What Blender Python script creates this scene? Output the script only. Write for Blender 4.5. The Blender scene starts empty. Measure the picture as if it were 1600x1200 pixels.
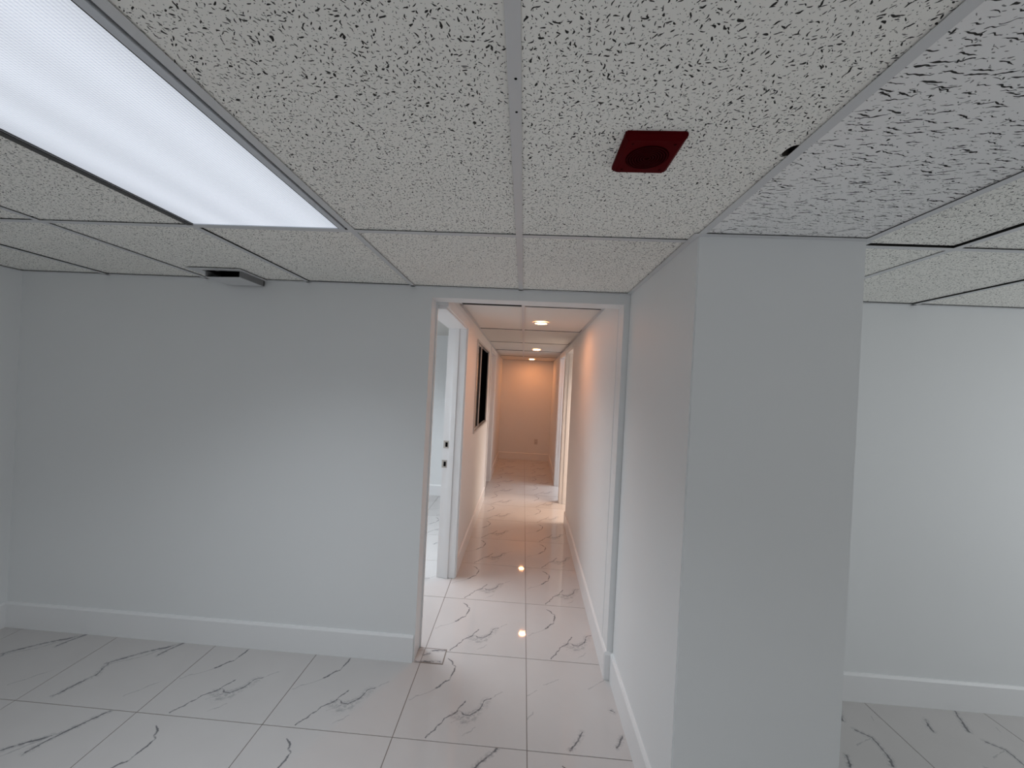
import bpy, bmesh, math, random
from mathutils import Matrix, Vector
random.seed(7)
SC = bpy.context.scene
COL = SC.collection

# ------------------------------------------------------------------ camera
HF = 1.5908                      # camera height above the floor
YAW, PITCH, ROLL, FPX = 0.053, -0.0019, 0.0504, 632.0
CX, CY = -15.31, 3.56
fwd = Vector((-math.sin(YAW) * math.cos(PITCH), math.cos(YAW) * math.cos(PITCH), math.sin(PITCH)))
rgt = Vector((math.cos(YAW), math.sin(YAW), 0))
up = rgt.cross(fwd)
r2 = rgt * math.cos(ROLL) + up * math.sin(ROLL)
u2 = -rgt * math.sin(ROLL) + up * math.cos(ROLL)
cam = bpy.data.cameras.new('camera')
co = bpy.data.objects.new('camera', cam)
COL.objects.link(co)
cam.sensor_width = 36.0
cam.lens = FPX / 1600 * 36
cam.shift_x = -CX / 1600
cam.shift_y = CY / 1600
cam.clip_start = 0.02
m = Matrix((r2, u2, -fwd)).transposed().to_4x4()
m.translation = (0, 0, HF)
co.matrix_world = m
SC.camera = co

# ------------------------------------------------------------------ light
SC.view_settings.view_transform = 'Standard'
SC.view_settings.look = 'None'
SC.view_settings.gamma = 1
SC.view_settings.use_curve_mapping = False
SC.view_settings.exposure = 0.0
SC.cycles.max_bounces = 10
SC.cycles.diffuse_bounces = 7
SC.cycles.sample_clamp_indirect = 6.0

w = bpy.data.worlds.new('sky')
SC.world = w
w.use_nodes = True
w.node_tree.nodes['Background'].inputs[0].default_value = (0.62, 0.75, 1.0, 1)
w.node_tree.nodes['Background'].inputs[1].default_value = 0.05


def area(name, loc, rot, sx, sy, power, color, spread=180):
    l = bpy.data.lights.new(name, 'AREA')
    l.shape = 'RECTANGLE'
    l.size, l.size_y = sx, sy
    l.energy = power
    l.color = color
    l.spread = math.radians(spread)
    o = bpy.data.objects.new(name, l)
    o.location = loc
    o.rotation_euler = rot
    COL.objects.link(o)
    return o


# strength of every light, by group
PW = dict(rear=9.2, side=19.8, main=9, rl=13.4, lroom=34, rroom=60, rroom2=44, down=168, lens=1.0)
COOL = (0.93, 0.97, 1.0)
# daylight entering through the big windows of the wall behind the camera and the side wall
area('rear_window_daylight', (1.0, -3.24, 1.2), (math.radians(90), 0, 0), 3.8, 1.5, PW['rear'], COOL)
area('side_window_daylight', (4.14, 0.9, 1.2), (math.radians(90), 0, math.radians(90)), 2.2, 1.5, PW['side'], COOL)

# ------------------------------------------------------------------ node helpers


class NT:
    def __init__(s, name):
        s.m = bpy.data.materials.new(name)
        s.m.use_nodes = True
        s.t = s.m.node_tree
        s.b = s.t.nodes['Principled BSDF']
        s.out = s.t.nodes['Material Output']

    def n(s, typ, **kw):
        nd = s.t.nodes.new(typ)
        for k, v in kw.items():
            setattr(nd, k, v)
        return nd

    def put(s, sock, v):
        if isinstance(v, bpy.types.NodeSocket):
            s.t.links.new(v, sock)
        elif v is not None:
            sock.default_value = v

    def math(s, op, a, b=None, c=None, clamp=False):
        nd = s.n('ShaderNodeMath', operation=op, use_clamp=clamp)
        s.put(nd.inputs[0], a)
        s.put(nd.inputs[1], b)
        if c is not None:
            s.put(nd.inputs[2], c)
        return nd.outputs[0]

    def vec(s, op, a, b=None, scale=None):
        nd = s.n('ShaderNodeVectorMath', operation=op)
        s.put(nd.inputs[0], a)
        if b is not None:
            s.put(nd.inputs[1], b)
        if scale is not None:
            s.put(nd.inputs['Scale'], scale)
        return nd.outputs['Value'] if op in ('DOT_PRODUCT', 'LENGTH', 'DISTANCE') else nd.outputs['Vector']

    def ss(s, v, a, b, lo=0.0, hi=1.0):
        nd = s.n('ShaderNodeMapRange', interpolation_type='SMOOTHSTEP')
        s.put(nd.inputs[0], v)
        for i, x in enumerate((a, b, lo, hi)):
            s.put(nd.inputs[i + 1], x)
        return nd.outputs[0]

    def noise(s, v, scale, detail=2.0, rough=0.5, col=False):
        nd = s.n('ShaderNodeTexNoise')
        s.put(nd.inputs['Vector'], v)
        nd.inputs['Scale'].default_value = scale
        nd.inputs['Detail'].default_value = detail
        nd.inputs['Roughness'].default_value = rough
        return nd.outputs['Color' if col else 'Fac']

    def mix(s, f, a, b):
        nd = s.n('ShaderNodeMix', data_type='RGBA')
        s.put(nd.inputs[0], f)
        for k, v in ((6, a), (7, b)):
            if isinstance(v, tuple):
                v = v if len(v) == 4 else (*v, 1)
            s.put(nd.inputs[k], v)
        return nd.outputs[2]

    def obj(s):
        return s.n('ShaderNodeTexCoord').outputs['Object']

    def bump(s, h, strength, dist):
        nd = s.n('ShaderNodeBump')
        nd.inputs['Strength'].default_value = strength
        nd.inputs['Distance'].default_value = dist
        s.put(nd.inputs['Height'], h)
        s.put(s.b.inputs['Normal'], nd.outputs[0])


def paint(name, c, rough=0.5, var=0.03, bump=0.15, metal=0.0, spec=0.5):
    t = NT(name)
    o = t.obj()
    f = t.noise(o, 1.7, 3)
    a = tuple(x * (1 - var) for x in c)
    b = tuple(min(1, x * (1 + var)) for x in c)
    t.put(t.b.inputs['Base Color'], t.mix(f, a, b))
    t.b.inputs['Roughness'].default_value = rough
    t.b.inputs['Metallic'].default_value = metal
    t.b.inputs['Specular IOR Level'].default_value = spec
    if bump:
        t.bump(t.noise(o, 240, 2), bump, 0.0006)
    return t.m


def emit(name, c, strength):
    t = NT(name)
    t.b.inputs['Base Color'].default_value = (0.8, 0.8, 0.8, 1)
    t.b.inputs['Emission Color'].default_value = (*c, 1)
    t.b.inputs['Emission Strength'].default_value = strength
    return t.m


def pits(t, p, cell, la, lb, density, rotr, seed, stretch=1.0):
    """mask of small elongated holes: one randomly turned ellipse per Voronoi cell"""
    q = t.vec('ADD', p, (seed, seed * 1.7, 0.0))
    q = t.vec('MULTIPLY', q, (1 / stretch, 1.0, 0.0))
    v = t.n('ShaderNodeTexVoronoi', voronoi_dimensions='2D', feature='F1')
    t.put(v.inputs['Vector'], q)
    v.inputs['Scale'].default_value = 1 / cell
    v.inputs['Randomness'].default_value = 0.85
    d = t.vec('MULTIPLY', t.vec('SUBTRACT', q, v.outputs['Position']), (stretch, 1.0, 0.0))
    wn = t.n('ShaderNodeTexWhiteNoise', noise_dimensions='3D')
    t.put(wn.inputs['Vector'], t.vec('SCALE', v.outputs['Position'], scale=917.0))
    sp = t.n('ShaderNodeSeparateColor')
    t.put(sp.inputs[0], wn.outputs['Color'])
    ang = t.math('MULTIPLY', t.math('SUBTRACT', sp.outputs[0], 0.5), rotr)
    vr = t.n('ShaderNodeVectorRotate', rotation_type='Z_AXIS')
    t.put(vr.inputs['Vector'], d)
    t.put(vr.inputs['Angle'], ang)
    k = t.math('MULTIPLY_ADD', sp.outputs[1], 0.85, 0.25)
    e = t.vec('LENGTH', t.vec('MULTIPLY', vr.outputs[0], (1 / la, 1 / lb, 0.0)))
    e = t.math('DIVIDE', e, k)
    msk = t.ss(e, 1.1, 0.75)
    return t.math('MULTIPLY', msk, t.math('LESS_THAN', sp.outputs[2], density))


def tile_material(name, base, kind):
    t = NT(name)
    oi = t.n('ShaderNodeObjectInfo')
    p = t.vec('ADD', t.obj(), t.vec('SCALE', (3.1, 5.3, 0.0), scale=oi.outputs['Random']))
    w1 = t.vec('SCALE', t.vec('SUBTRACT', t.noise(p, 110, 0, col=True), (0.5, 0.5, 0.5)), scale=0.007)
    pw = t.vec('ADD', p, w1)
    if kind == 'fine':
        a = pits(t, pw, 0.0104, 0.0044, 0.0014, 0.90, 6.3, 0.3)
        b = pits(t, pw, 0.0070, 0.0015, 0.0010, 0.75, 6.3, 1.1)
        c = pits(t, pw, 0.026, 0.0062, 0.0019, 0.45, 6.3, 2.7)
    else:
        a = pits(t, pw, 0.0125, 0.021, 0.0018, 0.72, 0.7, 0.3, 3.4)
        b = pits(t, pw, 0.010, 0.0035, 0.0013, 0.6, 1.5, 1.1)
        c = pits(t, pw, 0.034, 0.0050, 0.0024, 0.45, 6.3, 2.7)
    mk = t.math('MAXIMUM', t.math('MAXIMUM', a, t.math('MULTIPLY', b, 0.75)), c)
    tint = t.noise(p, 2.2, 3)
    col = t.mix(tint, tuple(x * 0.95 for x in base), tuple(min(1, x * 1.04) for x in base))
    col = t.mix(mk, col, (0.035, 0.034, 0.032))  # shade inside the pits put into the base colour
    t.put(t.b.inputs['Base Color'], col)
    t.b.inputs['Roughness'].default_value = 0.9
    t.b.inputs['Specular IOR Level'].default_value = 0.15
    hgt = t.math('SUBTRACT', t.math('MULTIPLY', t.noise(p, 420, 2), 0.25), mk)
    t.bump(hgt, 0.5, 0.002)
    return t.m


def marble(name, strong, faint, seed, smear=None):
    """white polished porcelain tile with its printed grey veins (tile-local coordinates, metres)"""
    t = NT(name)
    o = t.obj()
    n1 = t.vec('SCALE', t.vec('SUBTRACT', t.noise(t.vec('ADD', o, (seed, 0.0, 0.0)), 22, 4, 0.6, col=True), (0.5, 0.5, 0.5)), scale=0.03)
    p = t.vec('MULTIPLY', t.vec('ADD', o, n1), (1.0, 1.0, 0.0))

    def dist(lines):
        best = None
        for ln in lines:
            for (ax, ay), (bx, by) in zip(ln, ln[1:]):
                ba = Vector((bx - ax, by - ay, 0))
                pa = t.vec('SUBTRACT', p, (ax, ay, 0.0))
                l2 = max(ba.length_squared, 1e-8)
                h = t.math('MULTIPLY', t.vec('DOT_PRODUCT', pa, tuple(ba)), 1 / l2, clamp=True)
                d = t.vec('LENGTH', t.vec('SUBTRACT', pa, t.vec('SCALE', tuple(ba), scale=h)))
                best = d if best is None else t.math('MINIMUM', best, d)
        return best
    thick = t.noise(o, 14, 3, 0.6)
    brk = t.noise(t.vec('ADD', o, (seed + 4.0, 1.0, 0.0)), 30, 2)
    ds = dist(strong)
    core = t.ss(t.math('DIVIDE', ds, t.math('MULTIPLY_ADD', thick, 0.016, -0.0024)), 1.0, 0.2)
    core = t.math('MULTIPLY', core, t.ss(brk, 0.28, 0.5, 0.35, 0.95))
    halo = t.math('MULTIPLY', t.ss(dist(smear) if smear else ds, 0.036 if smear else 0.022, 0.004), t.ss(t.noise(o, 55, 5, 0.75), 0.42, 0.60, 0.0, 0.62))
    col = t.mix(t.noise(o, 5, 3), (0.555, 0.535, 0.527), (0.605, 0.585, 0.577))
    col = t.mix(halo, col, (0.30, 0.30, 0.31))
    if faint:
        df = dist(faint)
        fc = t.math('MULTIPLY', t.ss(t.math('DIVIDE', df, t.math('MULTIPLY_ADD', thick, 0.010, -0.001)), 1.0, 0.2), t.ss(brk, 0.3, 0.5, 0.2, 0.55))
        col = t.mix(fc, col, (0.30, 0.30, 0.31))
    col = t.mix(core, col, (0.14, 0.14, 0.15))
    t.put(t.b.inputs['Base Color'], col)
    t.b.inputs['Roughness'].default_value = 0.035
    t.b.inputs['Specular IOR Level'].default_value = 0.5
    return t.m


M = {}
M['wall'] = paint('wall_paint', (0.80, 0.815, 0.82), 0.55, 0.012, 0.12)
M['trim'] = paint('trim_paint', (0.83, 0.835, 0.84), 0.35, 0.02, 0.1)
M['tee'] = paint('tee_enamel', (0.62, 0.63, 0.64), 0.4, 0.02, 0.0)
M['deck'] = paint('deck_dark', (0.012, 0.012, 0.012), 0.9, 0.1, 0.0, spec=0.0)
M['grout'] = paint('grout', (0.22, 0.19, 0.17), 0.9, 0.15, 0.2)
M['plain_tile'] = paint('ceiling_board', (0.74, 0.73, 0.70), 0.9, 0.03, 0.3, spec=0.15)
M['tile_fine'] = tile_material('ceiling_tile_pinholed', (0.90, 0.895, 0.85), 'fine')
M['tile_long'] = tile_material('ceiling_tile_fissured', (0.86, 0.86, 0.855), 'long')
M['raw_edge_shade'] = paint('raw_board_edge_shade', (0.09, 0.08, 0.07), 0.95, 0.1, 0.0, spec=0.0)  # unpainted edge, chosen dark to deepen shade in the notch and gaps
M['black'] = paint('black_void', (0.004, 0.004, 0.004), 0.9, 0.0, 0.0, spec=0.0)
M['metal'] = paint('satin_steel', (0.45, 0.43, 0.40), 0.35, 0.05, 0.0, metal=0.9)
M['darkmetal_shade'] = paint('dark_metal_and_shade', (0.03, 0.028, 0.026), 0.4, 0.05, 0.0)  # dark metal; also stands in for shade on tee webs and fixture edge
M['alu'] = paint('window_aluminium', (0.55, 0.55, 0.55), 0.4, 0.03, 0.0, metal=0.3)
M['red'] = paint('red_enamel', (0.075, 0.0008, 0.0025), 0.6, 0.05, 0.0, spec=0.04)
M['redgrille'] = paint('red_grille', (0.040, 0.0006, 0.002), 0.6, 0.05, 0.0, spec=0.04)
M['redmesh'] = paint('red_mesh', (0.018, 0.0005, 0.001), 0.8, 0.05, 0.0, spec=0.0)
M['ventgrey'] = paint('vent_grey', (0.22, 0.22, 0.22), 0.5, 0.05, 0.0)
M['outlet'] = paint('outlet_plastic', (0.62, 0.60, 0.58), 0.35, 0.02, 0.0)
M['lamp'] = emit('downlight_lens', (1.0, 0.36, 0.13), PW['down'])
V1 = [(0.1488, 0.542), (0.1673, 0.5225), (0.2041, 0.4795), (0.1987, 0.428), (0.1799, 0.3772), (0.1317, 0.3114)]
V2 = [[(0.1466, 0.0166), (0.1731, 0.0533), (0.2, 0.1094), (0.2327, 0.1465), (0.2593, 0.1725), (0.2703, 0.1815), (0.2923, 0.161)],
      [(0.2586, 0.1763), (0.2932, 0.2404)], [(0.2928, 0.1572), (0.3239, 0.157), (0.349, 0.179), (0.3712, 0.2051), (0.3884, 0.2558), (0.4191, 0.2762)]]
F2 = [[(0.1317, 0.3114), (0.093, 0.2758), (0.0157, 0.22)], [(0.2483, 0.1113), (0.2951, 0.1424), (0.3498, 0.1986)],
      [(0.3094, 0.0481), (0.3596, 0.0917)], [(0.4191, 0.2762), (0.4721, 0.3213)]]
MARBLE = {
    'A': marble('marble_forked', [V1] + V2, F2, 0.0,
                [[(0.2500, 0.1500), (0.2923, 0.1450), (0.3490, 0.1650), (0.3780, 0.2150), (0.4000, 0.2600)], [(0.30, 0.115), (0.345, 0.15)]]),
    'B': marble('marble_sparse', [[(0.1912, 0.0231), (0.2139, 0.0479), (0.2553, 0.1195)], [(0.419, 0.2685), (0.4357, 0.2585)], [(0.4021, 0.0557), (0.44, 0.1194)]],
                [[(0.0947, 0.4025), (0.1739, 0.4501)], [(0.0004, 0.1662), (0.0321, 0.2118)], [(0.0048, 0.3153), (0.0521, 0.3517)], [(0.33, 0.40), (0.42, 0.47), (0.45, 0.53)]], 1.3),
    'C': marble('marble_single', [[(0.3781, 0.4951), (0.4062, 0.5327), (0.442, 0.5604), (0.4674, 0.594)], [(0.20, 0.10), (0.27, 0.2), (0.30, 0.24)]], [[(0.08, 0.33), (0.14, 0.40), (0.21, 0.44)]], 2.1),
    'D': marble('marble_curved', [[(0.4032, 0.2888), (0.4233, 0.2692), (0.4463, 0.2468), (0.4499, 0.1958), (0.435, 0.1454), (0.412, 0.0967)], [(0.2333, 0.3989), (0.2059, 0.3568), (0.1967, 0.322)],
                                   [(0.4594, 0.4823), (0.4266, 0.425), (0.3816, 0.3428)], [(0.2431, 0.1341), (0.2145, 0.0756)]],
                [[(0.5585, 0.3833), (0.547, 0.3544)], [(0.4463, 0.2468), (0.3401, 0.1938)]], 3.3),
    'P': marble('marble_patch', [[(-0.462, 2.370), (-0.42, 2.378), (-0.385, 2.387)], [(-0.535, 2.2725), (-0.49, 2.274), (-0.45, 2.279), (-0.40, 2.284)], [(-0.50, 2.33), (-0.47, 2.345)]], [[(-0.54, 2.36), (-0.50, 2.385)]], 5.5),
    'E': marble('marble_long', [[(0.1341, 0.0448), (0.1625, 0.1233), (0.1899, 0.1892), (0.1687, 0.2532), (0.1655, 0.2827)], [(0.1496, 0.2706), (0.274, 0.3861), (0.3675, 0.4489)],
                                 [(0.358, 0.3675), (0.3776, 0.4294), (0.4308, 0.52), (0.4783, 0.59)]], [[(0.16, 0.2615), (0.28, 0.3414), (0.39, 0.4732)], [(0.45, 0.08), (0.55, 0.2)]], 4.4),
}

# ------------------------------------------------------------------ geometry helpers


def link(name, bm, mat, parent=None, loc=(0, 0, 0), smooth=False):
    me = bpy.data.meshes.new(name)
    bmesh.ops.recalc_face_normals(bm, faces=bm.faces[:])
    bm.to_mesh(me)
    bm.free()
    for mm in (mat if isinstance(mat, (list, tuple)) else [mat]):
        me.materials.append(mm)
    if smooth:
        for p in me.polygons:
            p.use_smooth = True
    o = bpy.data.objects.new(name, me)
    o.location = loc
    COL.objects.link(o)
    if parent:
        o.parent = parent
    return o


def quad8(bm, pts, mi=0):
    v = [bm.verts.new(p) for p in pts]
    for f in ((0, 3, 2, 1), (4, 5, 6, 7), (0, 1, 5, 4), (1, 2, 6, 5), (2, 3, 7, 6), (3, 0, 4, 7)):
        bm.faces.new([v[i] for i in f]).material_index = mi


def bx(bm, x0, x1, y0, y1, z0, z1, mi=0):
    quad8(bm, [(x0, y0, z0), (x1, y0, z0), (x1, y1, z0), (x0, y1, z0), (x0, y0, z1), (x1, y0, z1), (x1, y1, z1), (x0, y1, z1)], mi)


def prism(bm, outline, z0, z1):
    a = [bm.verts.new((x, y, z0)) for x, y in outline]
    b = [bm.verts.new((x, y, z1)) for x, y in outline]
    bm.faces.new(a[::-1])
    bm.faces.new(b)
    n = len(a)
    for i in range(n):
        bm.faces.new((a[i], a[(i + 1) % n], b[(i + 1) % n], b[i]))


def box(name, x0, x1, y0, y1, z0, z1, mat, parent=None, bevel=0.0):
    bm = bmesh.new()
    bx(bm, x0, x1, y0, y1, z0, z1)
    if bevel:
        bmesh.ops.bevel(bm, geom=bm.edges[:], offset=bevel, segments=2, affect='EDGES')
    return link(name, bm, mat, parent)


def lathe(bm, prof, n=32, c=(0, 0, 0), mi=0):
    rings = []
    for r, z in prof:
        rings.append([bm.verts.new((c[0] + r * math.cos(2 * math.pi * i / n), c[1] + r * math.sin(2 * math.pi * i / n), c[2] + z)) for i in range(n)])
    for a, b in zip(rings, rings[1:]):
        for i in range(n):
            bm.faces.new((a[i], a[(i + 1) % n], b[(i + 1) % n], b[i])).material_index = mi
    return rings


def structure(o):
    o['kind'] = 'structure'
    return o


def thing(name, label, cat, loc, group=None):
    o = bpy.data.objects.new(name, None)
    o.empty_display_size = 0.05
    o.location = loc
    COL.objects.link(o)
    o['label'], o['category'] = label, cat
    if group:
        o['group'] = group
    return o


# ------------------------------------------------------------------ room sizes (metres, floor at z = 0)
ZC = HF + 0.5368          # suspended ceiling of the front room
ZK = HF + 0.568           # corridor ceiling
ZD = 2.50                 # deck
YW, YB = 2.2694, 2.39     # partition between front room and corridor
XL, XR, YREAR, YEND = -3.03, 4.2, -3.3, 8.83
XO, XJ = -0.5442, 0.532   # opening into the corridor
XW, XP, YP = 0.5636, 1.1088, 1.399   # boxed-out pillar
ZO = HF + 0.479           # head of the opening
CLX = -0.487              # corridor left wall face
CLT = -0.630              # its other face


def crx(y):               # corridor right wall face (runs slightly out of square)
    return 0.530 + 0.0140 * (y - 2.4)


# ------------------------------------------------------------------ floor
bm = bmesh.new()
bx(bm, XL - 0.1, XR + 0.1, YREAR - 0.1, YEND + 0.1, -0.08, -0.0016)
floor = structure(link('floor', bm, M['grout']))
FX, FY, FP = 0.0945, 1.7755, 0.600
GAP = 0.0014
tile_mesh = {}


def floor_tile(i, j, kind, rot=0):
    if kind not in tile_mesh:
        b = bmesh.new()
        quad8(b, [(GAP, GAP, -0.010), (FP - GAP, GAP, -0.010), (FP - GAP, FP - GAP, -0.010), (GAP, FP - GAP, -0.010),
                  (GAP + .0006, GAP + .0006, 0), (FP - GAP - .0006, GAP + .0006, 0), (FP - GAP - .0006, FP - GAP - .0006, 0), (GAP + .0006, FP - GAP - .0006, 0)])
        me = bpy.data.meshes.new('floor_tile')
        bmesh.ops.recalc_face_normals(b, faces=b.faces[:])
        b.to_mesh(me)
        b.free()
        me.materials.append(MARBLE[kind])
        tile_mesh[kind] = me
    o = bpy.data.objects.new('floor_tile', tile_mesh[kind])
    x, y = FX + i * FP, FY + j * FP
    if rot == 2:
        o.rotation_euler[2] = math.pi
        x, y = x + FP, y + FP
    elif rot == 1:
        o.rotation_euler[2] = math.pi / 2
        x = x + FP
    o.location = (x, y, 0)
    COL.objects.link(o)
    o.parent = floor


for i in range(-6, 7):
    for j in range(-9, 12):
        x0, y0 = FX + i * FP, FY + j * FP
        if j >= 2 and not (-3 <= i <= 2):
            continue
        if x0 + FP < XL or x0 > XR or y0 + FP < YREAR or y0 > YEND:
            continue
        k, r = 'A', 0
        if (i, j) in ((0, 0),):
            k = 'B'
        elif (i, j) == (-1, -1):
            k = 'C'
        elif i in (-4, -5) and j in (0, -1):
            k = 'E'
        elif i >= 2:
            k = 'D'
        elif j > 1 and random.random() < 0.35 and i not in (-1, 0):
            k, r = random.choice('ABC'), random.choice((0, 2))
        floor_tile(i, j, k, r)
# small repaired square of tile at the foot of the left jamb
pt = bmesh.new()
bx(pt, -0.540, -0.376, 2.262, 2.395, -0.001, 0.0007)
link('patch_joint', pt, M['grout'], floor)
for x0, x1, y0, y1 in ((-0.540, -0.5085, 2.266, 2.390), (-0.505, -0.382, 2.2715, 2.388)):
    pt = bmesh.new()
    bx(pt, x0, x1, y0, y1, -0.001, 0.0014)
    link('tile_patch', pt, MARBLE['P'], floor)

# ------------------------------------------------------------------ walls
structure(box('wall_left', XL - 0.1, XL, YREAR - 0.1, YEND + 0.1, 0, ZD, M['wall']))
structure(box('wall_end', XL - 0.1, XR + 0.1, YEND, YEND + 0.1, 0, ZD, M['wall']))
# rear wall (behind the camera) with its window opening, side wall likewise
bm = bmesh.new()
bx(bm, XL, -0.9, YREAR - 0.1, YREAR, 0, ZD)
bx(bm, 2.9, XR, YREAR - 0.1, YREAR, 0, ZD)
bx(bm, -0.9, 2.9, YREAR - 0.1, YREAR, 0, 0.45)
bx(bm, -0.9, 2.9, YREAR - 0.1, YREAR, 1.95, ZD)
structure(link('wall_rear', bm, M['wall']))
bm = bmesh.new()
bx(bm, XR, XR + 0.1, YREAR, -0.2, 0, ZD)
bx(bm, XR, XR + 0.1, 2.0, YEND, 0, ZD)
bx(bm, XR, XR + 0.1, -0.2, 2.0, 0, 0.45)
bx(bm, XR, XR + 0.1, -0.2, 2.0, 1.95, ZD)
structure(link('wall_right', bm, M['wall']))
# partition to the corridor: left part, head over the opening, right part
bm = bmesh.new()
bx(bm, XL, XO, YW, YB, 0, ZD)
structure(link('wall_back_left', bm, M['wall']))
bm = bmesh.new()
bx(bm, XO, XJ, YW, YB, ZO, ZD)
structure(link('wall_header', bm, M['wall']))
bm = bmesh.new()
bx(bm, XJ, XR, YW, YB, 0, ZD)
structure(link('wall_back_right', bm, M['wall']))
bm = bmesh.new()
bx(bm, XW, XP, YP, YW, 0, ZD)
bmesh.ops.bevel(bm, geom=[e for e in bm.edges if abs(e.verts[0].co.z - e.verts[1].co.z) > 1], offset=0.004, segments=2, affect='EDGES')
structure(link('wall_pillar', bm, M['wall']))

# corridor left wall: doorway 1, window, doorway 2
D1, D1E, ZD1 = YB, 3.29, HF + 0.46
W0, W1, WZ0, WZ1 = 4.04, 5.42, HF - 0.50, HF + 0.452
D2, D2E, ZD2 = 5.74, 6.66, HF + 0.50
bm = bmesh.new()
bx(bm, CLT, CLX, D1, D1E, ZD1, ZD)
bx(bm, CLT, CLX, D1E, W0, 0, ZD)
bx(bm, CLT, CLX, W0, W1, 0, WZ0)
bx(bm, CLT, CLX, W0, W1, WZ1, ZD)
bx(bm, CLT, CLX, W1, D2, 0, ZD)
bx(bm, CLT, CLX, D2, D2E, ZD2, ZD)
bx(bm, CLT, CLX, D2E, YEND, 0, ZD)
structure(link('wall_corridor_left', bm, M['wall']))
# corridor right wall: two doorways
D3, D3E, D4, D4E, ZD3 = 4.81, 5.64, 5.76, 6.64, HF + 0.50
bm = bmesh.new()


def rseg(y0, y1, z0, z1):
    a, b = crx(y0), crx(y1)
    quad8(bm, [(a, y0, z0), (a + .12, y0, z0), (b + .12, y1, z0), (b, y1, z0), (a, y0, z1), (a + .12, y0, z1), (b + .12, y1, z1), (b, y1, z1)])


rseg(YB, D3, 0, ZD)
rseg(D3, D3E, ZD3, ZD)
rseg(D3E, D4, 0, ZD)
rseg(D4, D4E, ZD3, ZD)
rseg(D4E, YEND, 0, ZD)
structure(link('wall_corridor_right', bm, M['wall']))
# partitions of the side rooms
structure(box('wall_side_room_left', XL, CLT, 5.64, 5.74, 0, ZD, M['wall']))
structure(box('wall_side_room_right', 0.70, XR, 5.65, 5.75, 0, ZD, M['wall']))

# ------------------------------------------------------------------ baseboards
BH, BT = 0.150, 0.014


def baseboard(name, a, b, n):
    """a-b: foot of the wall, n: unit vector out of the wall"""
    bm = bmesh.new()
    prof = [(0, 0), (BT, 0), (BT, BH - 0.012), (BT * 0.45, BH), (0, BH)]
    ra = [bm.verts.new((a[0] + n[0] * d, a[1] + n[1] * d, z)) for d, z in prof]
    rb = [bm.verts.new((b[0] + n[0] * d, b[1] + n[1] * d, z)) for d, z in prof]
    bm.faces.new(ra)
    bm.faces.new(rb[::-1])
    for i in range(5):
        bm.faces.new((ra[i], ra[(i + 1) % 5], rb[(i + 1) % 5], rb[i]))
    return structure(link(name, bm, M['trim']))


baseboard('baseboard_back_left', (XL, YW), (XO - 0.006, YW), (0, -1))
baseboard('baseboard_left', (XL, YREAR), (XL, YW - BT), (1, 0))
baseboard('baseboard_back_right', (XP, YW), (XR, YW), (0, -1))
baseboard('baseboard_pillar_side', (XW, YP + 0.001), (XW, YW - BT), (-1, 0))
baseboard('baseboard_pillar_return', (XJ - 0.012, YW), (XW, YW), (0, -1))
baseboard('baseboard_corridor_left', (CLX, D1E + 0.06), (CLX, D2 - 0.01), (1, 0))
baseboard('baseboard_corridor_left_end', (CLX, D2E + 0.04), (CLX, YEND), (1, 0))
baseboard('baseboard_corridor_right', (XJ, YW), (crx(D3) - 0.001, D3 - 0.01), (-1, 0))
baseboard('baseboard_corridor_right_end', (crx(D4E + .05), D4E + 0.05), (crx(YEND), YEND), (-1, 0))
baseboard('baseboard_end', (CLX + BT, YEND), (crx(YEND) - BT, YEND), (0, -1))
baseboard('baseboard_side_room', (XL, 5.64), (CLT, 5.64), (0, -1))


# ------------------------------------------------------------------ door frames (no leaves hung)
def door_frame(name, x0, x1, y0, y1, zh, side, far_only=False, near_x=None):
    """jambs across the wall thickness x0..x1, casings on the corridor face (side = +1/-1 points into the corridor)"""
    e = bpy.data.objects.new(name, None)
    e.location = ((x0 + x1) / 2, (y0 + y1) / 2, 0)
    COL.objects.link(e)
    structure(e)
    face = x1 if side > 0 else x0
    inv = Vector(e.location)

    def part(nm, ax0, ax1, ay0, ay1, az0, az1, mat=M['trim'], bev=0.002):
        o = box(nm, ax0 - inv.x, ax1 - inv.x, ay0 - inv.y, ay1 - inv.y, az0, az1, mat, e, bev)
        return o
    cw, ct, jt = 0.055, 0.014, 0.018
    f0, f1 = (face, face + ct) if side > 0 else (face - ct, face)
    jf = part('jamb', x0 - 0.004, x1 + 0.004, y1 - jt, y1, 0, zh)
    part('door_stop', (x0 + x1) / 2 - 0.02, (x0 + x1) / 2 + 0.018, y1 - jt - 0.011, y1 - jt, 0, zh - jt)
    part('casing', f0, f1, y1 - 0.006, y1 + cw, 0, zh + cw)
    part('jamb', x0 - 0.004, near_x or x1 + 0.004, y0, y0 + jt, 0, zh)
    if not far_only:
        part('casing', f0, f1, y0 - cw, y0 + 0.006, 0, zh + cw)
    part('head_jamb', x0 - 0.004, x1 + 0.004, y0 + jt, y1 - jt, zh - jt, zh)
    part('head_casing', f0, f1, y0 + 0.006, y1 - 0.006, zh - 0.006, zh + cw)
    return e, jf, inv


d1, jamb1, inv1 = door_frame('door_1', CLT, CLX, D1, D1E, ZD1, 1, far_only=True, near_x=-0.536)
d2, _, _ = door_frame('door_2', CLT, CLX, D2, D2E, ZD2, 1)
d3, _, _ = door_frame('door_3', crx(5.2), crx(5.2) + 0.12, D3, D3E, ZD3, -1, far_only=True)
d4, _, _ = door_frame('door_4', crx(6.2), crx(6.2) + 0.12, D4, D4E, ZD3, -1)
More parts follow.
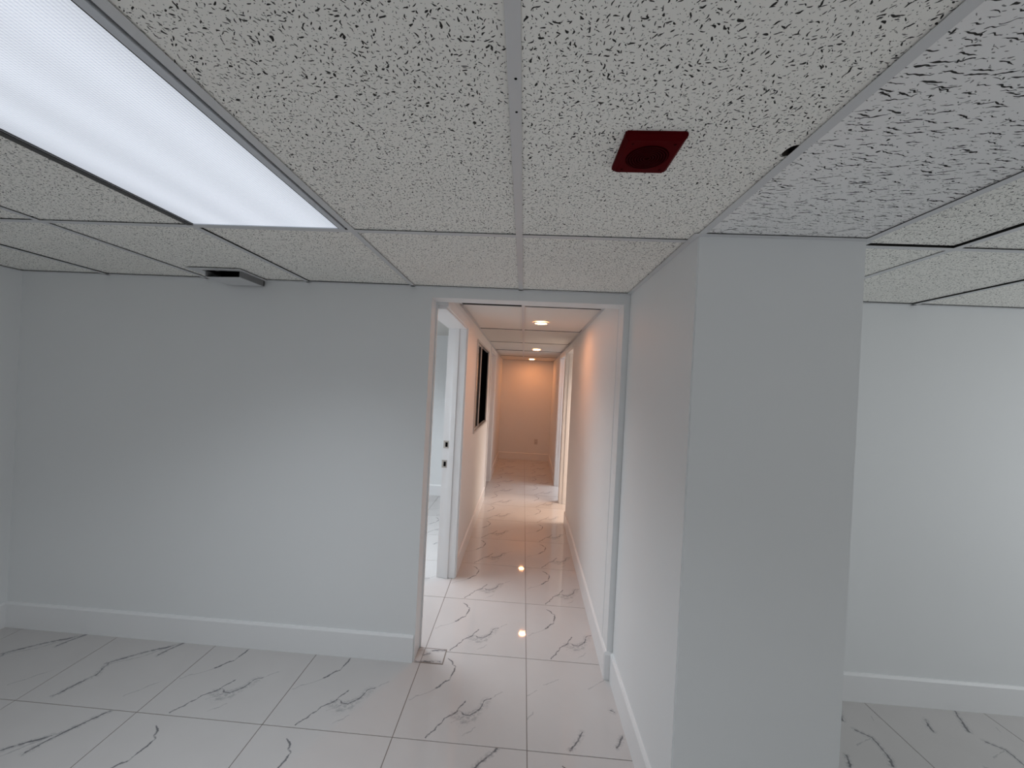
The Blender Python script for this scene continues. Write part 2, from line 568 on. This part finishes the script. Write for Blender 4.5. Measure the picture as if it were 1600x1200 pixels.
# strike plates in the first doorway's far jamb: frame plate with a dark latch hole
for z, x, h in ((HF - 0.503, -0.607, 0.060), (HF - 0.662, -0.614, 0.062)):
    yj = D1E - 0.018
    bm = bmesh.new()
    bx(bm, x - 0.021, x + 0.021, yj - 0.0025, yj, z - h / 2, z + h / 2, 0)
    bmesh.ops.translate(bm, verts=bm.verts[:], vec=-inv1)
    s = link('strike_plate', bm, M['metal'], d1)
    s['label'] = 'small steel strike plate with a dark latch hole'
    bm = bmesh.new()
    bx(bm, x - 0.006, x + 0.013, yj - 0.0032, yj - 0.0022, z - h * 0.32, z + h * 0.30, 0)
    bmesh.ops.translate(bm, verts=bm.verts[:], vec=-inv1)
    link('latch_hole', bm, M['black'], s)

# ------------------------------------------------------------------ corridor window (sliding, left sash closed, right side dark)
win = bpy.data.objects.new('window_1', None)
win.location = (CLX, (W0 + W1) / 2, WZ0)
COL.objects.link(win)
structure(win)


def wbox(name, x0, x1, y0, y1, z0, z1, mat, bev=0.0):
    yc = (W0 + W1) / 2
    return box(name, x0 - CLX, x1 - CLX, y0 - yc, y1 - yc, z0 - WZ0, z1 - WZ0, mat, win, bev)


fr = 0.022
wbox('frame_rail', CLX - 0.03, CLX + 0.012, W0, W1, WZ0, WZ0 + fr, M['alu'])
wbox('frame_rail', CLX - 0.03, CLX + 0.012, W0, W1, WZ1 - fr, WZ1, M['alu'])
wbox('frame_stile', CLX - 0.07, CLX + 0.012, W0, W0 + fr, WZ0 + fr, WZ1 - fr, M['alu'])
wbox('frame_stile', CLX - 0.010, CLX + 0.004, W1 - fr, W1, WZ0 + fr, WZ1 - fr, M['alu'])
wbox('dark_room_backing', CLT + 0.004, CLT + 0.012, W0, W1, WZ0, WZ1, M['black'])  # added black sheet standing in for the unlit space behind
for y0, y1 in ((W0, W0 + 0.004), (W1 - 0.004, W1)):
    wbox('dark_room_lining', CLT + 0.012, CLX - (0.07 if y0 == W0 else 0.010), y0, y1, WZ0, WZ1, M['black'])
for z0, z1 in ((WZ0, WZ0 + 0.004), (WZ1 - 0.004, WZ1)):
    wbox('dark_room_lining', CLT + 0.012, CLX - 0.03, W0, W1, z0, z1, M['black'])  # black lining added to keep the window recess dark
g = NT('window_glass')
g.b.inputs['Base Color'].default_value = (0.9, 0.95, 0.95, 1)
g.b.inputs['Roughness'].default_value = 0.02
g.b.inputs['Transmission Weight'].default_value = 1.0
g.b.inputs['IOR'].default_value = 1.5
M['glass'] = g.m
YM = 4.50
sf = 0.020
a0, a1 = CLX - 0.024, CLX - 0.004
wbox('sash_stile', a0, a1 + 0.008, YM - 0.045, YM, WZ0 + fr, WZ1 - fr, M['alu'])
wbox('sash_stile', a0, a1, W0 + fr, W0 + fr + sf, WZ0 + fr, WZ1 - fr, M['alu'])
wbox('sash_rail', a0, a1, W0 + fr + sf, YM - 0.045, WZ0 + fr, WZ0 + fr + sf, M['alu'])
wbox('sash_rail', a0, a1, W0 + fr + sf, YM - 0.045, WZ1 - fr - sf, WZ1 - fr, M['alu'])
wbox('sash_gasket', a0 + 0.002, a1 + 0.0005, YM - 0.075, YM - 0.045, WZ0 + fr + sf, WZ1 - fr - sf, M['darkmetal_shade'])
wbox('pane', a0 + 0.007, a0 + 0.013, W0 + fr + sf, YM - 0.075, WZ0 + fr + sf, WZ1 - fr - sf, M['glass'])

# ------------------------------------------------------------------ suspended ceilings
bm = bmesh.new()
bx(bm, XL - 0.1, XR + 0.1, YREAR - 0.1, YEND + 0.1, ZD, ZD + 0.1)
ceiling = structure(link('ceiling', bm, M['deck']))
FL = 0.0012               # flange thickness
TW = 0.024                # tee width
TT = 0.015                # tile thickness


def ctile(x0, x1, y0, y1, z, mat, lift=0.003, outline=None, tilt=(0, 0), gap=None, turn=0.0, gapx=None):
    bm = bmesh.new()
    g = 0.004
    if gap is None:
        gap = random.uniform(0.006, 0.0115)
    gx0, gx1 = (g, gapx or gap) if (x0 + x1) > 0.3 else (gap, g)
    gy = gap + (0.009 if y1 == YW else 0)
    ol = outline or [(x0 + gx0, y0 + g), (x1 - gx1, y0 + g), (x1 - gx1, y1 - gy), (x0 + gx0, y1 - gy)]
    prism(bm, [(x - x0, y - y0) for x, y in ol], 0, TT)
    bm.normal_update()
    for f in bm.faces:
        if abs(f.normal.z) < 0.5:
            f.material_index = 1
    o = link('ceiling_tile', bm, [mat, M['raw_edge_shade']], ceiling, (x0, y0, z + FL + lift))
    o.rotation_euler = (tilt[0], tilt[1], turn)
    return o


def tee(name, x0, x1, y0, y1, z):
    bm = bmesh.new()
    bx(bm, x0, x1, y0, y1, z, z + FL)
    if x1 - x0 < y1 - y0:
        c = (x0 + x1) / 2
        bx(bm, c - 0.001, c + 0.001, y0, y1, z + FL, z + 0.032, 1)
    else:
        c = (y0 + y1) / 2
        bx(bm, x0, x1, c - 0.001, c + 0.001, z + FL, z + 0.032, 1)
    return link(name, bm, [M['tee'], M['darkmetal_shade']], ceiling)  # web coloured dark as the shade seen through tile gaps


def molding(x0, x1, y0, y1, z, wallside):
    """wall angle: flange plus a thin leg against the wall"""
    bm = bmesh.new()
    bx(bm, x0, x1, y0, y1, z, z + FL)
    t = 0.001
    if wallside == '+x':
        bx(bm, x1 - t, x1, y0, y1, z + FL, z + 0.022)
    elif wallside == '-x':
        bx(bm, x0, x0 + t, y0, y1, z + FL, z + 0.022)
    elif wallside == '+y':
        bx(bm, x0, x1, y1 - t, y1, z + FL, z + 0.022)
    else:
        bx(bm, x0, x1, y0, y0 + t, z + FL, z + 0.022)
    return link('wall_molding', bm, M['tee'], ceiling)


CXS = [XL, -2.483, -1.873, -1.263, -0.653, -0.043, 0.567, 1.105, 1.43, 2.04, 2.65, 3.26, 3.87, XR]
CYS = [YREAR, -2.21, -0.99, 0.23, 1.45, YW]
LIGHT_CELLS = {(3, 3): 'seen', (3, 1): 'rear'}
VENT = (-1.745, -1.515, 2.055, YW)
for i in range(len(CXS) - 1):
    for j in range(len(CYS) - 1):
        x0, x1, y0, y1 = CXS[i], CXS[i + 1], CYS[j], CYS[j + 1]
        if (i, j) in LIGHT_CELLS:
            continue
        if x0 == 0.567 and y0 == 1.45:
            continue
        mat = M['tile_fine']
        lift = random.uniform(0.0025, 0.0055) + (0.001 if y0 == 1.45 else 0)
        ol, tilt = None, (0, 0)
        gap, turn = None, random.uniform(-0.002, 0.002)
        if x0 == 0.567 and y0 == 0.23:
            y1 = YP
            mat, lift, gap, turn = M['tile_long'], 0.003, 0.0215, 0.003
        if x0 == 0.567:
            mat = M['tile_long']
        if x0 == -0.043 and y0 == 1.45:
            x1 = XW
        if x0 == 1.105 and y0 == 0.23:
            lift, gap, turn = 0.006, 0.018, 0.0
        if x0 == 1.105 and y0 == 1.45:
            x0 = XP
            lift = 0.002
        if x0 == -0.043 and y0 == 0.23:
            g = 0.004
            xe = x1 - 0.0065
            lift = 0.0025
            nick = [(xe, 0.888), (xe - 0.0095, 0.889), (xe - 0.0160, 0.895), (xe - 0.0195, 0.904), (xe - 0.0205, 0.915), (xe - 0.0190, 0.926), (xe - 0.0125, 0.9285), (xe, 0.929)]
            turn = 0.0
            ol = [(x0 + g, y0 + g), (xe, y0 + g)] + nick + [(xe, y1 - 0.012), (x0 + g, y1 - 0.012)]
        if x0 == -1.873 and y0 == 1.45:
            g = 0.004
            ol = [(x0 + g, y0 + g), (x1 - g, y0 + g), (x1 - g, y1 - g), (VENT[1], y1 - g), (VENT[1], VENT[2]), (VENT[0], VENT[2]), (VENT[0], y1 - g), (x0 + g, y1 - g)]
        ctile(x0, x1, y0, y1, ZC, mat, lift, ol, tilt, gap, turn, 0.0075 if x0 == 0.567 and y1 == YP else None)
h = TW / 2
for x in CXS[1:-1]:
    ye = YW
    if x == 0.567:
        ye = YP
    if x == 1.105:
        tee('main_tee', x - h, x + h, YREAR, YP - 0.001, ZC)
        continue
    tee('main_tee', x - h, x + h, YREAR, ye, ZC)
for i in range(len(CXS) - 1):
    for y in CYS[1:-1]:
        if CXS[i] == 0.567 and y == 1.45:
            continue
        a = CXS[i] + (h if i else 0)
        b = CXS[i + 1] - (h if i < len(CXS) - 2 else 0)
        if CXS[i] == -0.043 and y == 1.45:
            b = XW
        tee('cross_tee', a, b, y - h, y + h, ZC)
mw = 0.022
molding(XL, XW, YW - mw, YW, ZC, '+y')
molding(XP, XR, YW - mw, YW, ZC, '+y')
molding(XW - mw, XW, YP - mw, YW - mw, ZC - 0.0002, '+x')
molding(XW, XP, YP - mw, YP, ZC - 0.0004, '+y')
molding(XP, XP + mw, YP, YW - mw, ZC - 0.0004, '-x')
molding(XL, XL + mw, YREAR, YW - mw, ZC, '-x')
# two small fixing holes in the main tee over the middle of the room
for y in (0.707, 0.793):
    bm = bmesh.new()
    lathe(bm, [(0.0026, -0.0004), (0.0026, 0.0002)], 12, (-0.041, y, ZC))
    bmesh.ops.contextual_create(bm, geom=[e for e in bm.edges if e.is_boundary and e.verts[0].co.z < ZC])
    link('rivet_hole', bm, M['black'], ceiling)
# corridor ceiling
KY = [YB, 2.90, 4.10, 5.30, 6.47, 7.68, YEND]
KX = -0.031
for j in range(len(KY) - 1):
    y0, y1 = KY[j], KY[j + 1]
    ctile(CLX, KX, y0, y1, ZK, M['plain_tile'], 0.010 if j == 0 else random.uniform(0.004, 0.006))
    xe = min(crx(y0), crx(y1)) - 0.001
    ctile(KX, xe, y0, y1, ZK, M['plain_tile'], random.uniform(0.004, 0.006))
    if j:
        tee('cross_tee', CLX, KX - h, y0 - h, y0 + h, ZK)
        tee('cross_tee', KX + h, crx(y0), y0 - h, y0 + h, ZK)
tee('main_tee', KX - h, KX + h, YB, YEND, ZK)
molding(CLX, CLX + mw, YB, YEND, ZK, '-x')
molding(CLX + mw, crx(YEND) - mw, YEND - mw, YEND, ZK, '+y')
bm = bmesh.new()
a, b = crx(YB), crx(YEND)
quad8(bm, [(a - mw, YB, ZK), (a, YB, ZK), (b, YEND, ZK), (b - mw, YEND, ZK), (a - mw, YB, ZK + FL), (a, YB, ZK + FL), (b, YEND, ZK + FL), (b - mw, YEND, ZK + FL)])
link('wall_molding', bm, M['tee'], ceiling)
# side room ceilings: plain boards
for x0, x1, y0, y1 in ((XL, CLT, YB, 5.64), (XL, CLT, 5.74, YEND), (0.72, XR, YB, 5.65), (0.76, XR, 5.75, YEND)):
    bm = bmesh.new()
    bx(bm, x0, x1, y0, y1, 2.25, 2.265)
    link('ceiling_board', bm, M['plain_tile'], ceiling)


# ------------------------------------------------------------------ fluorescent ceiling lights
def lens_material():
    """prismatic acrylic lens lit from behind by tubes running along its length"""
    t = NT('prismatic_lens')
    o = t.obj()
    sp = t.n('ShaderNodeSeparateXYZ')
    t.put(sp.inputs[0], o)
    x, y = sp.outputs[0], sp.outputs[1]
    wv = t.math('MULTIPLY', t.math('SUBTRACT', t.noise(o, 3.0, 2), 0.5), 0.03)
    xx = t.math('ADD', x, wv)
    tube = None
    for cx_, s_ in ((-0.19, 0.075), (-0.02, 0.085), (0.16, 0.10)):
        d = t.math('DIVIDE', t.math('SUBTRACT', xx, cx_), s_)
        gsn = t.math('POWER', 2.718, t.math('MULTIPLY', t.math('MULTIPLY', d, d), -1.0))
        tube = gsn if tube is None else t.math('ADD', tube, gsn)
    pr = t.math('MULTIPLY', t.math('SINE', t.math('MULTIPLY', t.math('ADD', x, y), 2 * math.pi / 0.0125)),
                t.math('SINE', t.math('MULTIPLY', t.math('SUBTRACT', x, y), 2 * math.pi / 0.0125)))
    pr = t.math('ADD', t.math('MULTIPLY', pr, 0.5), t.math('MULTIPLY', t.math('SINE', t.math('MULTIPLY', x, 2 * math.pi / 0.0085)), 0.75))
    st = t.math('MULTIPLY_ADD', tube, 0.21 * PW['lens'], 0.53 * PW['lens'])
    st = t.math('MULTIPLY', st, t.math('MULTIPLY_ADD', pr, 0.15, 1.0))
    t.b.inputs['Base Color'].default_value = (0.25, 0.25, 0.26, 1)
    t.b.inputs['Roughness'].default_value = 0.3
    t.b.inputs['Emission Color'].default_value = (0.83, 0.89, 1.0, 1)
    t.put(t.b.inputs['Emission Strength'], st)
    t.bump(pr, 0.4, 0.001)
    return t.m


M['lens'] = lens_material()
M['frame'] = paint('fixture_enamel', (0.60, 0.63, 0.67), 0.4, 0.02, 0.0)


def troffer(x0, x1, y0, y1, z, power, label, spread=124, color=(0.88, 0.94, 1.0)):
    cx_, cy_ = (x0 + x1) / 2, (y0 + y1) / 2
    t = thing('ceiling_light', label, 'light', (cx_, cy_, z))
    hx, hy = (x1 - x0) / 2 - h - 0.009, (y1 - y0) / 2 - h - 0.003
    bm = bmesh.new()
    f = 0.019
    zb, zt = -0.001, 0.012
    for a0_, a1_, b0_, b1_ in ((-hx - 0.006, -hx - 0.005, -hy, hy), (hx - f, hx, -hy, hy), (-hx - 0.005, hx - f, -hy, -hy + f * .4), (-hx - 0.005, hx - f, hy - f * .4, hy)):
        bx(bm, a0_, a1_, b0_, b1_, zb, zt)
    link('door_frame', bm, M['frame'], t)
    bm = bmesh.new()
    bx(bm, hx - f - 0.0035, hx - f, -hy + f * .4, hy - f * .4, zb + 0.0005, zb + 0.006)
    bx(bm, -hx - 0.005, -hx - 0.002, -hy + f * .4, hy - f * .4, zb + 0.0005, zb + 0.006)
    bx(bm, -hx - 0.032, -hx - 0.0085, -hy, hy, -0.0025, -0.0005)  # added dark strip: shade on the tee put into the colour
    link('lens_gasket_and_shade', bm, M['darkmetal_shade'], t)
    bm = bmesh.new()
    bx(bm, -hx - 0.002, hx - f - 0.0035, -hy + f * .4, hy - f * .4, 0.002, 0.005)
    link('lens', bm, M['lens'], t)
    bm = bmesh.new()
    bx(bm, -hx + 0.02, hx - 0.02, -hy + 0.02, hy - 0.02, 0.013, 0.11)
    link('housing', bm, M['darkmetal_shade'], t)
    l = area('tube_light', (0, 0, -0.004), (0, 0, 0), 2 * hx - 0.08, 2 * hy - 0.06, power, color, spread)
    l.parent = t
    return t


troffer(-1.263, -0.653, 0.23, 1.45, ZC, PW['main'], 'long fluorescent ceiling light with a prismatic lens, set in the tiled grid')
troffer(-1.263, -0.653, -2.21, -0.99, ZC, PW['rl'], 'added unseen fluorescent ceiling light behind the viewer, in line with the lit one over the left wall', 150)  # unseen fixture added for the light it gives the front room
troffer(-1.9, -1.29, 2.75, 3.97, 2.25 - 0.002, PW['lroom'], 'fluorescent ceiling light inside the room through the first corridor doorway', 150)
troffer(1.6, 2.21, 4.3, 5.52, 2.25 - 0.002, PW['rroom'], 'fluorescent ceiling light in the room behind the nearer right-hand corridor doorway', 150, (1.0, 0.76, 0.60))
troffer(1.6, 2.21, 6.0, 7.22, 2.25 - 0.002, PW['rroom2'], 'fluorescent ceiling light in the room behind the farther right-hand corridor doorway', 150)

# ------------------------------------------------------------------ corridor downlights
for (x, y, lab) in ((0.125, 3.58, 'round recessed downlight in the corridor ceiling, nearest to the opening'),
                    (0.168, 6.15, 'round recessed downlight in the corridor ceiling, middle of the three'),
                    (0.138, 8.35, 'round recessed downlight in the corridor ceiling, next to the end wall')):
    t = thing('downlight', lab, 'light', (x, y, ZK), 'downlights along the corridor')
    bm = bmesh.new()
    lathe(bm, [(0.050, 0.002), (0.070, 0.002), (0.070, -0.004), (0.062, -0.0075), (0.050, -0.006), (0.050, 0.002)], 40)
    link('trim_ring', bm, M['trim'], t, smooth=True)
    bm = bmesh.new()
    rr = lathe(bm, [(0.050, -0.0035), (0.035, -0.0052), (0.015, -0.006)], 40)
    bm.faces.new(rr[-1])
    link('lens', bm, M['lamp'], t, smooth=True)

# ------------------------------------------------------------------ fire alarm speaker
t = thing('alarm_speaker', 'dark red square speaker plate on a pitted ceiling tile', 'speaker', (0.249, 0.920, ZC))
bm = bmesh.new()
hw, hd, dz, ch = 0.064, 0.071, 0.012, 0.008
v = [bm.verts.new(p) for p in [(-hw, -hd, 0.004), (hw, -hd, 0.004), (hw, hd, 0.004), (-hw, hd, 0.004),
                               (-hw, -hd, -0.004), (hw, -hd, -0.004), (hw, hd, -0.004), (-hw, hd, -0.004),
                               (-hw + ch, -hd + ch, -dz), (hw - ch, -hd + ch, -dz), (hw - ch, hd - ch, -dz), (-hw + ch, hd - ch, -dz)]]
for f in ((0, 1, 2, 3), (0, 1, 5, 4), (1, 2, 6, 5), (2, 3, 7, 6), (3, 0, 4, 7), (4, 5, 9, 8), (5, 6, 10, 9), (6, 7, 11, 10), (7, 4, 8, 11), (8, 9, 10, 11)):
    bm.faces.new([v[i] for i in f])
bmesh.ops.bevel(bm, geom=[e for e in bm.edges if e.calc_length() < 0.03], offset=0.003, segments=2, affect='EDGES')
link('cover_plate', bm, M['red'], t)
bm = bmesh.new()
for k in range(7):
    r = 0.006 + k * 0.0058
    lathe(bm, [(r, -dz + 0.001), (r + 0.0006, -dz - 0.0022), (r + 0.0026, -dz - 0.0022), (r + 0.0032, -dz + 0.001)], 40)
link('grille', bm, M['redgrille'], t)
bm = bmesh.new()
rr = lathe(bm, [(0.046, -dz + 0.0005), (0.046, -dz - 0.0007)], 40)
bm.faces.new(rr[-1])
link('speaker_mesh', bm, M['redmesh'], t)['label'] = 'dark mesh behind the grille rings'
for sx in (-1, 1):
    for sy in (-1, 1):
        bm = bmesh.new()
        rr = lathe(bm, [(0.003, -dz + 0.001), (0.003, -dz - 0.001), (0.002, -dz - 0.0016)], 12, (sx * 0.044, sy * 0.050, 0))
        bm.faces.new(rr[-1])
        link('screw', bm, M['redgrille'], t)

# ------------------------------------------------------------------ air vent in the ceiling by the back wall
t = thing('air_vent', 'grey metal air vent hanging from the ceiling against the back wall', 'vent', (-1.63, 2.155, ZC))


def vbox(name, x0, x1, y0, y1, z0, z1, mat):
    return box(name, x0 + 1.63, x1 + 1.63, y0 - 2.155, y1 - 2.155, z0, z1, mat, t)


bm = bmesh.new()
for x0, x1, y0, y1 in ((-1.800, -1.505, 2.030, 2.062), (-1.800, -1.742, 2.062, 2.262), (-1.525, -1.505, 2.062, 2.262)):
    bx(bm, x0 + 1.63, x1 + 1.63, y0 - 2.155, y1 - 2.155, -0.004, 0.0)
link('frame', bm, M['tee'], t)
vbox('side_panel', -1.528, -1.522, 2.060, 2.250, -0.034, 0.0, M['ventgrey'])['label'] = 'dark grey metal side panel'
vbox('side_panel', -1.742, -1.736, 2.085, 2.250, -0.030, 0.0, M['tee'])
bm = bmesh.new()
quad8(bm, [(-0.106, -0.070, -0.036), (0.102, -0.092, -0.036), (0.102, 0.095, -0.036), (-0.106, 0.095, -0.036),
           (-0.106, -0.070, -0.034), (0.102, -0.092, -0.034), (0.102, 0.095, -0.034), (-0.106, 0.095, -0.034)])
link('bottom_panel', bm, M['tee'], t)
vbox('duct', -1.740, -1.524, 2.20, 2.26, -0.033, 0.20, M['black'])
for k in range(3):
    zz = -0.012 - k * 0.008
    bm = bmesh.new()
    quad8(bm, [(-0.106, -0.055, zz), (0.102, -0.075, zz), (0.102, -0.045, zz + 0.006), (-0.106, -0.030, zz + 0.006),
               (-0.106, -0.055, zz + 0.001), (0.102, -0.075, zz + 0.001), (0.102, -0.045, zz + 0.007), (-0.106, -0.030, zz + 0.007)])
    link('louver', bm, M['black'], t)

# ------------------------------------------------------------------ wall outlet on the end wall
t = thing('wall_outlet', 'small electrical outlet plate low on the corridor end wall', 'outlet', (0.325, YEND, HF - 1.185))
bm = bmesh.new()
bx(bm, -0.036, 0.036, -0.006, 0, -0.058, 0.058)
bmesh.ops.bevel(bm, geom=bm.edges[:], offset=0.002, segments=2, affect='EDGES')
link('cover_plate', bm, M['outlet'], t)
for z in (-0.022, 0.022):
    bm = bmesh.new()
    bx(bm, -0.017, 0.017, -0.0085, -0.005, z - 0.014, z + 0.014)
    bmesh.ops.bevel(bm, geom=bm.edges[:], offset=0.002, segments=1, affect='EDGES')
    s = link('socket', bm, M['outlet'], t)
    bm = bmesh.new()
    for x in (-0.007, 0.007):
        bx(bm, x - 0.0015, x + 0.0015, -0.0092, -0.008, z - 0.003, z + 0.008)
    bx(bm, -0.0025, 0.0025, -0.0092, -0.008, z - 0.010, z - 0.005)
    link('slot', bm, M['black'], s)
